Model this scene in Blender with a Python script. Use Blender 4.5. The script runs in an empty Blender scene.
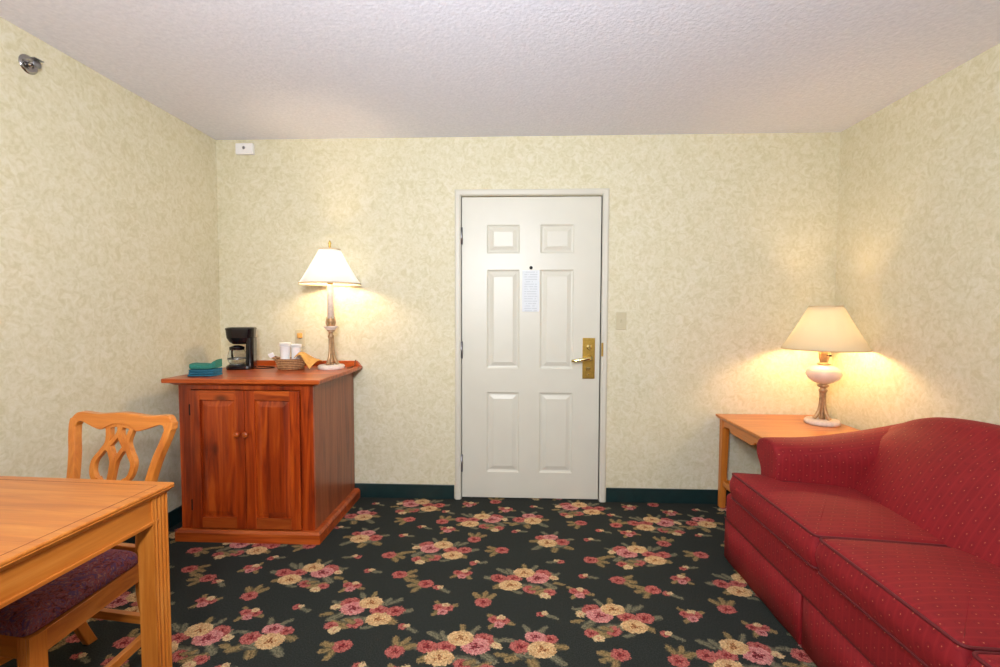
import bpy, bmesh, math, random
from mathutils import Vector, Matrix
random.seed(7)
PI = math.pi
sc = bpy.context.scene
C = sc.collection

# ------------------------------------------------------------------ camera
W, H = 4.104, 2.432                       # room width and height; back wall is y = 0
F, PITCH, YAW, ROLL = 455.6, .0445, .0398, .0029
cam_d = bpy.data.cameras.new('camera'); cam = bpy.data.objects.new('camera', cam_d); C.objects.link(cam)
cam_d.sensor_width = 36; cam_d.lens = F*36/1000
fwd = Vector((-math.sin(YAW)*math.cos(PITCH), math.cos(YAW)*math.cos(PITCH), -math.sin(PITCH)))
rt = Vector((math.cos(YAW), math.sin(YAW), 0)); up = rt.cross(fwd)
r2 = rt*math.cos(ROLL)+up*math.sin(ROLL); u2 = up*math.cos(ROLL)-rt*math.sin(ROLL)
cam.matrix_world = Matrix(((r2.x, u2.x, -fwd.x, 2.047), (r2.y, u2.y, -fwd.y, -3.054), (r2.z, u2.z, -fwd.z, 1.2692), (0, 0, 0, 1)))
cam_d.clip_start = .02
sc.camera = cam
# ------------------------------------------------------------------ world, exposure, lights
wd = bpy.data.worlds.new('world'); sc.world = wd; wd.use_nodes = True
wd.node_tree.nodes['Background'].inputs[0].default_value = (.5, .6, .8, 1)
wd.node_tree.nodes['Background'].inputs[1].default_value = .3
sc.view_settings.view_transform = 'Standard'; sc.view_settings.look = 'None'
sc.view_settings.gamma = 1; sc.view_settings.use_curve_mapping = False
sc.view_settings.exposure = -0.01
def area(name, loc, target, size, size_y, power, col, spread=PI):
    d = bpy.data.lights.new(name, 'AREA'); d.shape = 'RECTANGLE'; d.size = size; d.size_y = size_y
    d.energy = power; d.color = col; d.spread = spread
    o = bpy.data.objects.new(name, d); C.objects.link(o); o.location = loc
    o.rotation_euler = (Vector(target)-Vector(loc)).to_track_quat('-Z', 'Y').to_euler()
    return o
FLASH = 24; BOUNCE = 54; REAR_FILL = 12
area('flash_light', (1.62, -3.12, 1.62), (1.95, 0, 1.25), .16, .12, FLASH, (.93, .96, 1))
area('flash_bounce', (1.9, -3.0, 1.9), (2.0, -1.9, 2.43), .35, .3, BOUNCE, (.86, .915, 1))
area('rear_fill_light', (2.0, -5.35, 1.4), (2.0, 0, 1.3), 2.2, 1.5, REAR_FILL, (1, .93, .82))  # unseen warm fill added behind the camera

pd = bpy.data.lights.new('dining_lamp_light', 'POINT'); pd.energy = 7; pd.color = (1, .70, .40); pd.shadow_soft_size = .10     # a lamp past the left edge of the frame
po = bpy.data.objects.new('dining_lamp_light', pd); C.objects.link(po); po.location = (.42, -2.75, 1.35)

# ------------------------------------------------------------------ material helpers
def srgb(r, g, b):
    f = lambda c: (c/255/12.92) if c/255 <= .04045 else ((c/255+.055)/1.055)**2.4
    return (f(r), f(g), f(b), 1)
class NT:
    def __init__(s, name):
        s.m = bpy.data.materials.new(name); s.m.use_nodes = True
        s.t = s.m.node_tree; s.n = s.t.nodes; s.bsdf = s.n['Principled BSDF']
    def new(s, t, **k):
        n = s.n.new(t)
        for a, v in k.items(): setattr(n, a, v)
        return n
    def set(s, sock, v):
        if isinstance(v, bpy.types.NodeSocket): s.t.links.new(v, sock)
        elif v is not None: sock.default_value = v
    def math(s, op, a, b=None, c=None):
        n = s.new('ShaderNodeMath', operation=op)
        for i, v in enumerate((a, b, c)): s.set(n.inputs[i], v) if v is not None else None
        return n.outputs[0]
    def vmath(s, op, a, b=None, c=None):
        n = s.new('ShaderNodeVectorMath', operation=op)
        for i, v in enumerate((a, b, c)): s.set(n.inputs[i], v) if v is not None else None
        return n.outputs['Value'] if op in ('LENGTH', 'DISTANCE', 'DOT_PRODUCT') else n.outputs[0]
    def mix(s, f, a, b, blend='MIX'):
        n = s.new('ShaderNodeMix', data_type='RGBA', blend_type=blend)
        s.set(n.inputs[0], f); s.set(n.inputs[6], a); s.set(n.inputs[7], b); return n.outputs[2]
    def coord(s, kind='Object'): return s.new('ShaderNodeTexCoord').outputs[kind]
    def mapping(s, v, loc=(0, 0, 0), rot=(0, 0, 0), scale=(1, 1, 1), typ='POINT'):
        n = s.new('ShaderNodeMapping', vector_type=typ); s.set(n.inputs[0], v)
        n.inputs[1].default_value = loc; n.inputs[2].default_value = rot; n.inputs[3].default_value = scale
        return n.outputs[0]
    def noise(s, v, scale, detail=2, rough=.5, dist=0, out='Fac'):
        n = s.new('ShaderNodeTexNoise'); s.set(n.inputs['Vector'], v)
        n.inputs['Scale'].default_value = scale; n.inputs['Detail'].default_value = detail
        n.inputs['Roughness'].default_value = rough; n.inputs['Distortion'].default_value = dist
        return n.outputs[out]
    def voronoi(s, v, scale, feature='F1', out='Distance', rnd=1):
        n = s.new('ShaderNodeTexVoronoi', feature=feature); s.set(n.inputs['Vector'], v)
        n.inputs['Scale'].default_value = scale; n.inputs['Randomness'].default_value = rnd
        return n.outputs[out]
    def ramp(s, f, stops, interp='LINEAR'):
        n = s.new('ShaderNodeValToRGB'); s.set(n.inputs[0], f); n.color_ramp.interpolation = interp
        e = n.color_ramp.elements
        while len(e) < len(stops): e.new(.5)
        for i, (p, c) in enumerate(stops): e[i].position = p; e[i].color = c
        return n.outputs[0]
    def bump(s, h, strength=.3, dist=.01):
        n = s.new('ShaderNodeBump'); n.inputs['Strength'].default_value = strength
        n.inputs['Distance'].default_value = dist; s.set(n.inputs['Height'], h)
        s.t.links.new(n.outputs[0], s.bsdf.inputs['Normal'])
    def fin(s, col=None, rough=None, metal=None, spec=None, **k):
        b = s.bsdf.inputs
        if col is not None: s.set(b['Base Color'], col)
        if rough is not None: s.set(b['Roughness'], rough)
        if metal is not None: b['Metallic'].default_value = metal
        if spec is not None: b['Specular IOR Level'].default_value = spec
        for a, v in k.items(): s.set(b[a.replace('_', ' ')], v)
        return s.m
def plain(name, col, rough=.5, metal=0, var=.06, scale=25, spec=.5, **k):
    t = NT(name); n = t.noise(t.coord(), scale, 3)
    d = tuple(c*(1-var) for c in col[:3])+(1,); l = tuple(min(1, c*(1+var)) for c in col[:3])+(1,)
    return t.fin(t.ramp(n, [(.35, d), (.65, l)]), rough, metal, spec, **k)
def wood(name, c0, c1, c2, axis='x', rough=.35, knots=False, sc_=1.0, coat=0.0):
    t = NT(name); v = t.coord()
    s = {'x': (.9, 14, 14), 'y': (14, .9, 14), 'z': (14, 14, .9)}[axis]
    m = t.mapping(v, loc=(3.1, 1.7, 2.3), scale=tuple(a*sc_ for a in s))
    n1 = t.noise(m, 1.6, 4, .6, 1.2)
    m2 = t.mapping(v, scale=tuple(a*9*sc_ for a in s)); n2 = t.noise(m2, 1.0, 3, .6)
    col = t.ramp(n1, [(.3, c0), (.5, c1), (.72, c2)])
    col = t.mix(t.math('MULTIPLY', t.math('SUBTRACT', n2, .35), .5), col, tuple(a*.55 for a in c0[:3])+(1,))
    if knots:
        sk = {'x': (.5, 1, 1), 'y': (1, .5, 1), 'z': (1, 1, .5)}[axis]
        vn = t.voronoi(t.mapping(v, loc=(.37, .11, .2), scale=sk), 4.2)
        k = t.ramp(vn, [(.03, (1, 1, 1, 1)), (.11, (0, 0, 0, 1))])
        col = t.mix(t.math('MULTIPLY', k, .75), col, tuple(a*.25 for a in c0[:3])+(1,))
        big = t.noise(t.mapping(v, scale=tuple(a*.16 for a in s)), 2.0, 3)
        col = t.mix(t.ramp(big, [(.5, (0, 0, 0, 1)), (.72, (.55, .55, .55, 1))]), col, tuple(a*.5 for a in c0[:3])+(1,))
    t.bump(n2, .08, .002)
    return t.fin(col, rough, Coat_Weight=coat, Coat_Roughness=.25)

M = {}
# wallpaper: cream ground with an olive vermicelli print
def wallpaper():
    t = NT('wallpaper_cream_vermicelli'); v = t.coord('Object')
    n1 = t.noise(v, 22, 3, .6, 1.6)
    n2 = t.noise(v, 2.2, 2)
    n3 = t.noise(v, 60, 2, .5, .8)
    f = t.math('ADD', t.math('MULTIPLY', n1, .72), t.math('MULTIPLY', n3, .28))
    col = t.ramp(f, [(.36, srgb(209, 201, 165)), (.50, srgb(220, 213, 184)), (.64, srgb(228, 222, 200))])
    col = t.mix(t.math('MULTIPLY', n2, .22), col, srgb(212, 204, 166))
    t.bump(n3, .05, .002)
    return t.fin(col, .75, spec=.25)
M['wall'] = wallpaper()
def popcorn():
    t = NT('popcorn_ceiling'); v = t.coord('Object')
    a = t.voronoi(v, 75, 'SMOOTH_F1'); n = t.noise(v, 55, 4, .7)
    h = t.math('SUBTRACT', n, t.math('MULTIPLY', a, .6))
    t.bump(h, .26, .01)
    return t.fin(t.ramp(n, [(.3, srgb(226, 228, 240)), (.7, srgb(240, 241, 252))]), .95, spec=.1)
M['ceiling'] = popcorn()
M['baseboard'] = plain('dark_green_vinyl', srgb(24, 48, 48), .35, var=.1)
M['white_paint'] = plain('ivory_door_paint', srgb(215, 212, 196), .38, var=.012, scale=6)
M['casing'] = plain('ivory_casing_paint', srgb(210, 206, 190), .45, var=.012, scale=6)
M['brass'] = plain('brushed_brass', srgb(206, 172, 88), .3, 1, .08, 60)
M['bright_brass'] = plain('polished_brass', srgb(235, 215, 150), .16, 1, .03)
M['steel'] = plain('grey_steel', srgb(150, 152, 156), .35, 1, .05)
M['chrome'] = plain('chrome', srgb(170, 168, 168), .18, 1, .05)
M['black'] = plain('black_plastic', srgb(14, 13, 16), .18, var=.1)
M['dark'] = plain('dark_gap', srgb(12, 11, 10), .8)
M['ivory_plastic'] = plain('ivory_plastic', srgb(202, 192, 158), .4, var=.02)
M['white_plastic'] = plain('white_plastic', srgb(240, 238, 236), .4, var=.02)
M['pine'] = wood('red_stained_pine_upright', srgb(104, 26, 6), srgb(170, 62, 12), srgb(208, 96, 28), 'z', .33, True, coat=.3)
M['pine_x'] = wood('red_stained_pine_level', srgb(130, 46, 10), srgb(184, 78, 20), srgb(212, 106, 38), 'x', .36, True, coat=.25)
M['pine_sheen_tint'] = wood('red_stained_pine_sheen_tint', srgb(112, 50, 22), srgb(146, 74, 36), srgb(160, 88, 48), 'z', .5, coat=.5)  # greyer, lighter tone puts the cabinet side's wall sheen into the colour
M['pine_y'] = wood('red_stained_pine_deep', srgb(128, 42, 12), srgb(172, 70, 24), srgb(196, 92, 38), 'y', .33, coat=.3)
oak = (srgb(180, 96, 28), srgb(202, 118, 40), srgb(216, 138, 58))
M['oak_x'] = wood('honey_oak_level', *oak, 'x', .3, coat=.3)
M['oak_y'] = wood('honey_oak_deep', *oak, 'y', .35, coat=.2)
M['oak_z'] = wood('honey_oak_upright', *oak, 'z', .38, coat=.2)
def shade_mat(name, col, tr, f=.55):
    t = NT(name); v = t.coord()
    n = t.noise(v, 260, 2)
    t.fin(col, .9, spec=.1); t.bump(n, .1, .001)
    tl = t.new('ShaderNodeBsdfTranslucent'); tl.inputs[0].default_value = tr
    ad = t.new('ShaderNodeMixShader'); ad.inputs[0].default_value = f
    t.t.links.new(t.bsdf.outputs[0], ad.inputs[1]); t.t.links.new(tl.outputs[0], ad.inputs[2])
    t.t.links.new(ad.outputs[0], t.n['Material Output'].inputs[0]); return t.m
M['shade'] = shade_mat('cream_lamp_shade', srgb(240, 234, 220), srgb(226, 236, 255))
M['shade2'] = shade_mat('ecru_lamp_shade', srgb(234, 220, 190), srgb(196, 196, 190), .40)
M['shade_trim'] = plain('shade_edge_tape', srgb(214, 194, 156), .8)
def emis(name, col, s):
    t = NT(name); t.fin(col, .3); t.bsdf.inputs['Emission Color'].default_value = col; t.bsdf.inputs['Emission Strength'].default_value = s; return t.m
BULB1, BULB2 = 200, 215
M['bulb1'] = emis('lit_bulb', (1, .72, .43, 1), BULB1)
M['bulb2'] = emis('lit_bulb_dimmer', (1, .66, .34, 1), BULB2)
M['lamp_white'] = plain('distressed_cream_metal', srgb(226, 210, 196), .45, var=.08, scale=60)
M['lamp_taupe'] = plain('antiqued_taupe_gold', srgb(176, 142, 104), .35, .45, .22, 45)
M['ceramic'] = plain('blush_ceramic', srgb(228, 206, 192), .25, var=.03)
def wicker():
    t = NT('woven_wicker'); v = t.coord()
    w = t.new('ShaderNodeTexWave'); t.set(w.inputs[0], t.mapping(v, scale=(1, 1, 1))); w.bands_direction = 'Z'; w.inputs['Scale'].default_value = 28; w.inputs['Distortion'].default_value = 2.5; w.inputs['Detail Scale'].default_value = 9
    col = t.ramp(w.outputs[1], [(.2, srgb(122, 76, 40)), (.6, srgb(192, 140, 90)), (.9, srgb(216, 172, 122))])
    t.bump(w.outputs[1], .6, .004)
    return t.fin(col, .6)
M['wicker'] = wicker()
M['paper'] = plain('white_paper', srgb(253, 252, 250), .6, var=.01)
M['napkin'] = plain('tan_napkin', srgb(214, 160, 84), .85, var=.12, scale=30)
M['teal'] = plain('sea_green_terry', srgb(44, 122, 108), .95, var=.15, scale=120)
M['blue'] = plain('blue_teal_terry', srgb(36, 104, 128), .95, var=.15, scale=120)
M['cord'] = plain('brown_cord', srgb(92, 52, 26), .5)
M['bcord'] = plain('black_cord', srgb(16, 14, 14), .4)
g = NT('carafe_glass'); g.fin((.9, .93, .95, 1), .03); g.bsdf.inputs['Transmission Weight'].default_value = 1; g.bsdf.inputs['IOR'].default_value = 1.2
M['glass'] = g.m
def notice():
    t = NT('printed_notice_card'); v = t.coord()
    s = t.new('ShaderNodeSeparateXYZ'); t.set(s.inputs[0], v)
    ln = t.math('GREATER_THAN', t.math('FRACT', t.math('MULTIPLY', s.outputs[2], 62)), .62)
    brk = t.math('GREATER_THAN', t.noise(t.mapping(v, scale=(60, 1, 26)), 1, 2), .42)
    xin = t.math('LESS_THAN', t.math('ABSOLUTE', s.outputs[0]), .043)
    f = t.math('MULTIPLY', t.math('MULTIPLY', t.math('MULTIPLY', ln, brk), xin), .22)
    return t.fin(t.mix(f, srgb(226, 231, 233), srgb(60, 80, 90)), .7)
M['notice'] = notice()

# sofa cloth: crimson, woven vertical ribs, small gold flecks inside dark ovals (UVs are in metres)
def sofa_cloth():
    t = NT('crimson_fleck_upholstery'); v = t.coord('UV')
    s = t.new('ShaderNodeSeparateXYZ'); t.set(s.inputs[0], v)
    px, py = .030, .046
    cx = t.math('MULTIPLY', s.outputs[0], 1/px)
    row = t.math('FLOOR', cx)
    off = t.math('MULTIPLY', t.math('MODULO', row, 2), .5)
    cy = t.math('ADD', t.math('MULTIPLY', s.outputs[1], 1/py), off)
    fx = t.math('SUBTRACT', t.math('FRACT', cx), .5); fy = t.math('SUBTRACT', t.math('FRACT', cy), .5)
    mx = t.math('MULTIPLY', fx, px); my = t.math('MULTIPLY', fy, py)
    cmb = t.new('ShaderNodeCombineXYZ'); t.set(cmb.inputs[0], t.math('MULTIPLY', mx, 1.35)); t.set(cmb.inputs[1], my)
    d = t.vmath('LENGTH', cmb.outputs[0])
    dot = t.math('LESS_THAN', d, .0019)
    ring = t.math('LESS_THAN', t.math('ABSOLUTE', t.math('SUBTRACT', d, .009)), .0022)
    rib = t.math('GREATER_THAN', t.math('ABSOLUTE', fx), .40)
    n = t.noise(v, 9, 2); nf = t.noise(v, 420, 2)
    col = t.ramp(n, [(.3, srgb(130, 20, 27)), (.7, srgb(143, 25, 32))])
    col = t.mix(t.math('MULTIPLY', rib, .16), col, srgb(178, 48, 44))
    col = t.mix(t.math('MULTIPLY', ring, .28), col, srgb(100, 14, 26))
    col = t.mix(t.math('MULTIPLY', t.math('SUBTRACT', nf, .3), .35), col, srgb(104, 16, 26))
    col = t.mix(t.math('MULTIPLY', dot, .6), col, srgb(206, 136, 96))
    t.bump(nf, .15, .001)
    b = t.bsdf.inputs; b['Sheen Weight'].default_value = .10; b['Sheen Roughness'].default_value = .5; b['Sheen Tint'].default_value = srgb(210, 90, 80)
    return t.fin(col, .72, spec=.3)
M['sofa'] = sofa_cloth()
M['piping'] = plain('crimson_piping', srgb(96, 13, 20), .7, var=.1, scale=200)
def seat_cloth():
    t = NT('plum_paisley_upholstery'); v = t.coord()
    n = t.noise(v, 42, 3, .6, 2.5); n2 = t.noise(v, 26, 2, .5, 3)
    col = t.ramp(n, [(.36, srgb(84, 42, 52)), (.47, srgb(148, 74, 74)), (.56, srgb(106, 74, 98)), (.66, srgb(168, 110, 92))])
    col = t.mix(t.ramp(n2, [(.55, (0, 0, 0, 1)), (.62, (.8, .8, .8, 1))]), col, srgb(84, 64, 104))
    return t.fin(col, .85, spec=.2)
M['seat_cloth'] = seat_cloth()

# carpet: black-green ground with bouquets and sprigs laid out on a repeating tile
def carpet():
    t = NT('floral_carpet'); v = t.coord('Object')
    TX, TY = 1.05, 1.07
    wob = t.noise(v, 75, 2, .6, 0, 'Color')
    wob2 = t.noise(v, 210, 1, .6, 0, 'Color')
    p0 = t.vmath('MULTIPLY_ADD', t.vmath('SUBTRACT', wob, (.5, .5, .5)), (.026, .026, 0), v)
    p0 = t.vmath('MULTIPLY_ADD', t.vmath('SUBTRACT', wob2, (.5, .5, .5)), (.018, .018, 0), p0)
    # tile: x from 1.25, depth = -y from 0
    sep = t.new('ShaderNodeSeparateXYZ'); t.set(sep.inputs[0], p0)
    mod = lambda a, m: t.math('FLOORED_MODULO', a, m)
    u = mod(t.math('SUBTRACT', sep.outputs[0], 1.25), TX)
    w = mod(t.math('MULTIPLY', sep.outputs[1], -1), TY)
    cb = t.new('ShaderNodeCombineXYZ'); t.set(cb.inputs[0], u); t.set(cb.inputs[1], w); cb.inputs[2].default_value = 0
    p = cb.outputs[0]
    blobs = []   # (cx, cy, rx, ry, angle, type)  types: 1 leaf, 2 sage leaf, 3 pink rose, 4 cream rose, 5 red rose, 6 small cream
    A = [(-.10, -.075, .040, .017, .6, 2), (.052, -.108, .034, .014, -1.0, 2), (.005, -.115, .030, .015, 1.4, 1), (-.065, -.072, .034, .016, 1.1, 2),
         (-.165, -.015, .032, .018, .3, 2), (.165, .018, .030, .014, .2, 1), (.045, .052, .045, .028, .3, 2), (.12, .035, .040, .022, .7, 2),
         (-.115, .045, .034, .020, -.6, 1), (-.005, .045, .035, .025, .2, 2), (.085, .08, .050, .020, -.4, 1), (-.03, .092, .026, .012, .2, 2), (.125, -.068, .035, .013, .5, 2), (.16, -.06, .02, .01, -.6, 2),
         (.143, -.030, .024, .018, .5, 6), (.117, .086, .028, .022, 0, 5), (.092, .112, .026, .020, .3, 6), (.024, .070, .032, .026, .4, 5), (.050, .058, .028, .014, -.4, 1),
         (-.120, -.014, .040, .032, .2, 5), (-.046, -.018, .038, .028, 0, 5), (.095, -.062, .040, .032, .4, 5), (.066, -.024, .055, .044, 0, 3),
         (.002, -.066, .052, .040, 0, 4), (-.064, .040, .054, .040, 0, 4)]
    Cc = [(-.075, .062, .050, .022, -.5, 1), (-.015, .088, .034, .024, 1.2, 1), (.072, .068, .050, .020, .7, 2), (-.03, -.082, .034, .014, 1.1, 2), (.03, -.085, .03, .014, -.8, 2),
          (-.10, -.02, .035, .014, .2, 2), (-.04, .05, .04, .025, .2, 2), (.09, .005, .035, .018, .1, 1),
          (.058, -.034, .030, .024, 0, 5), (-.060, .010, .040, .034, 0, 5), (.0, -.044, .042, .030, 0, 3), (.022, .022, .054, .044, 0, 4)]
    put = lambda L, cx, cy, mx=1, my=1: blobs.extend((cx+a*mx, cy+b*my, rx, ry, an*mx*my, ty) for a, b, rx, ry, an, ty in L)
    put(A, .575, .33); put(A, .83, .94); put(A, .16, .13, -1); put(A, .395, .69, -1)
    put(Cc, .87, .29); put(Cc, .986, .556, -1)
    def sprig(cx, cy, la, kind):
        dx, dy = math.cos(la), math.sin(la)
        if kind == 0:    # tiny bud with one leaf
            blobs.extend([(cx+dx*.028, cy+dy*.024, .030, .013, la, 2), (cx-dx*.02, cy-dy*.016, .019, .017, 0, 5), (cx-.002, cy-.012, .015, .012, 0, 6)])
        elif kind == 1:  # pink rose with two or three leaves
            for s in (-.7, .1, .8): blobs.append((cx+math.cos(la+s)*.042, cy+math.sin(la+s)*.038, .036, .017, la+s, 1))
            blobs.append((cx-dx*.015, cy-dy*.012, .037, .031, 0, 5))
        else:            # cluster of blossoms
            for s in (0, 1.9, 3.6): blobs.append((cx+math.cos(la+s)*.042, cy+math.sin(la+s)*.034, .028, .013, la+s, 1))
            blobs.extend([(cx-.022, cy-.008, .024, .021, 0, 5), (cx+.022, cy-.004, .024, .020, 0, 5), (cx, cy+.022, .022, .018, 0, 3), (cx+.008, cy-.024, .018, .014, 0, 6)])
    for cx, cy, la, k in [(.649, .03, -1.57, 1), (.48, .09, 2.2, 2), (.917, .115, .4, 0), (.723, .16, .3, 2), (.352, .215, .5, 0), (.12, .333, 2.6, 1), (.345, .335, -1.2, 1),
                          (.243, .427, .4, 0), (.39, .447, .2, 2), (.803, .453, 0, 0), (.16, .533, .1, 0), (.559, .545, -1.4, 1), (.701, .67, 2.9, 1), (.142, .745, .2, 1),
                          (1.0, .769, 3, 0), (.594, .798, -.2, 0), (.082, .894, .2, 0), (.531, .895, -1.1, 2), (.242, .917, .1, 1), (.357, .99, 2.8, 1), (.443, 1.02, .6, 0), (.03, 1.02, .3, 2)]:
        sprig(cx, cy, la, k)
    full = []
    for b in blobs:
        cx, cy, rx, ry, an, ty = b; r = max(rx, ry)+.004
        cx %= TX; cy %= TY
        for ox in (-TX, 0, TX):
            for oy in (-TY, 0, TY):
                x, y = cx+ox, cy+oy
                if -r < x < TX+r and -r < y < TY+r: full.append((x, y, rx, ry, an, ty))
    cur = t.new('ShaderNodeCombineXYZ').outputs[0]; base_p = p
    for i, (x, y, rx, ry, an, ty) in enumerate(full):
        if i % 8 == 0: p = t.vmath('MULTIPLY_ADD', cur, (1e-7, 1e-7, 0), base_p)    # keeps the shader evaluated in order
        m = t.mapping(p, (x, y, -ty), (0, 0, an), (rx, ry, 1), 'TEXTURE')
        d = t.vmath('DISTANCE', m, (0, 0, ty))
        f = t.math('LESS_THAN', d, 1)
        n = t.new('ShaderNodeMix', data_type='VECTOR'); t.set(n.inputs[0], f); t.set(n.inputs[4], cur); t.set(n.inputs[5], m)
        cur = n.outputs[1]
    s2 = t.new('ShaderNodeSeparateXYZ'); t.set(s2.inputs[0], cur)
    qx, qy, ty = s2.outputs
    rad = t.math('SQRT', t.math('ADD', t.math('MULTIPLY', qx, qx), t.math('MULTIPLY', qy, qy)))
    ang = t.math('ARCTAN2', qy, qx)
    sw = t.math('SINE', t.math('ADD', t.math('MULTIPLY', ang, 3), t.math('MULTIPLY', rad, 11)))
    sw2 = t.math('SINE', t.math('SUBTRACT', t.math('MULTIPLY', ang, 5), t.math('MULTIPLY', rad, 16)))
    fine = t.noise(v, 210, 2)
    pet = t.math('ADD', t.math('ADD', rad, t.math('MULTIPLY', sw, .19)), t.math('ADD', t.math('MULTIPLY', sw2, .13), t.math('MULTIPLY', t.math('SUBTRACT', fine, .5), .5)))
    ground = t.ramp(fine, [(.35, srgb(39, 42, 39)), (.7, srgb(56, 59, 55))])
    leaf = t.ramp(t.math('ADD', t.math('ABSOLUTE', qy), t.math('MULTIPLY', fine, .3)), [(.15, srgb(88, 76, 48)), (.36, srgb(172, 144, 96)), (.7, srgb(128, 112, 76)), (1, srgb(82, 78, 56))])
    sage = t.ramp(t.math('ADD', t.math('ABSOLUTE', qy), t.math('MULTIPLY', fine, .3)), [(.15, srgb(62, 64, 52)), (.36, srgb(142, 136, 108)), (.7, srgb(98, 98, 80)), (1, srgb(66, 70, 60))])
    rose = t.ramp(pet, [(.1, srgb(100, 22, 32)), (.34, srgb(176, 78, 86)), (.58, srgb(230, 168, 158)), (.78, srgb(190, 98, 102)), (1, srgb(226, 158, 148))])
    red = t.ramp(pet, [(.12, srgb(104, 22, 32)), (.38, srgb(164, 58, 60)), (.62, srgb(218, 136, 122)), (.8, srgb(142, 50, 54)), (1, srgb(196, 110, 100))])
    crm = t.ramp(pet, [(.08, srgb(120, 58, 24)), (.25, srgb(204, 148, 96)), (.5, srgb(240, 208, 154)), (.74, srgb(194, 146, 96)), (1, srgb(234, 200, 148))])
    sml = t.ramp(pet, [(.1, srgb(190, 120, 90)), (.5, srgb(232, 208, 160)), (1, srgb(200, 170, 120))])
    col = ground
    for k, c in ((1, leaf), (2, sage), (3, rose), (4, crm), (5, red), (6, sml)):
        f = t.math('COMPARE', ty, k*1.0, .4); col = t.mix(f, col, c)
    crease = t.ramp(t.voronoi(v, 95, 'DISTANCE_TO_EDGE'), [(.02, (1, 1, 1, 1)), (.14, (0, 0, 0, 1))])
    on = t.math('GREATER_THAN', ty, .5)
    col = t.mix(t.math('MULTIPLY', t.math('MULTIPLY', crease, on), .30), col, srgb(64, 44, 36))
    col = t.mix(t.math('MULTIPLY', t.math('MULTIPLY', t.ramp(t.noise(v, 150, 2), [(.42, (0, 0, 0, 1)), (.66, (1, 1, 1, 1))]), on), .36), col, srgb(70, 64, 54))
    t.bump(t.noise(v, 320, 2), .35, .004)
    return t.fin(col, .95, spec=.08)

M['carpet'] = carpet()

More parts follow.
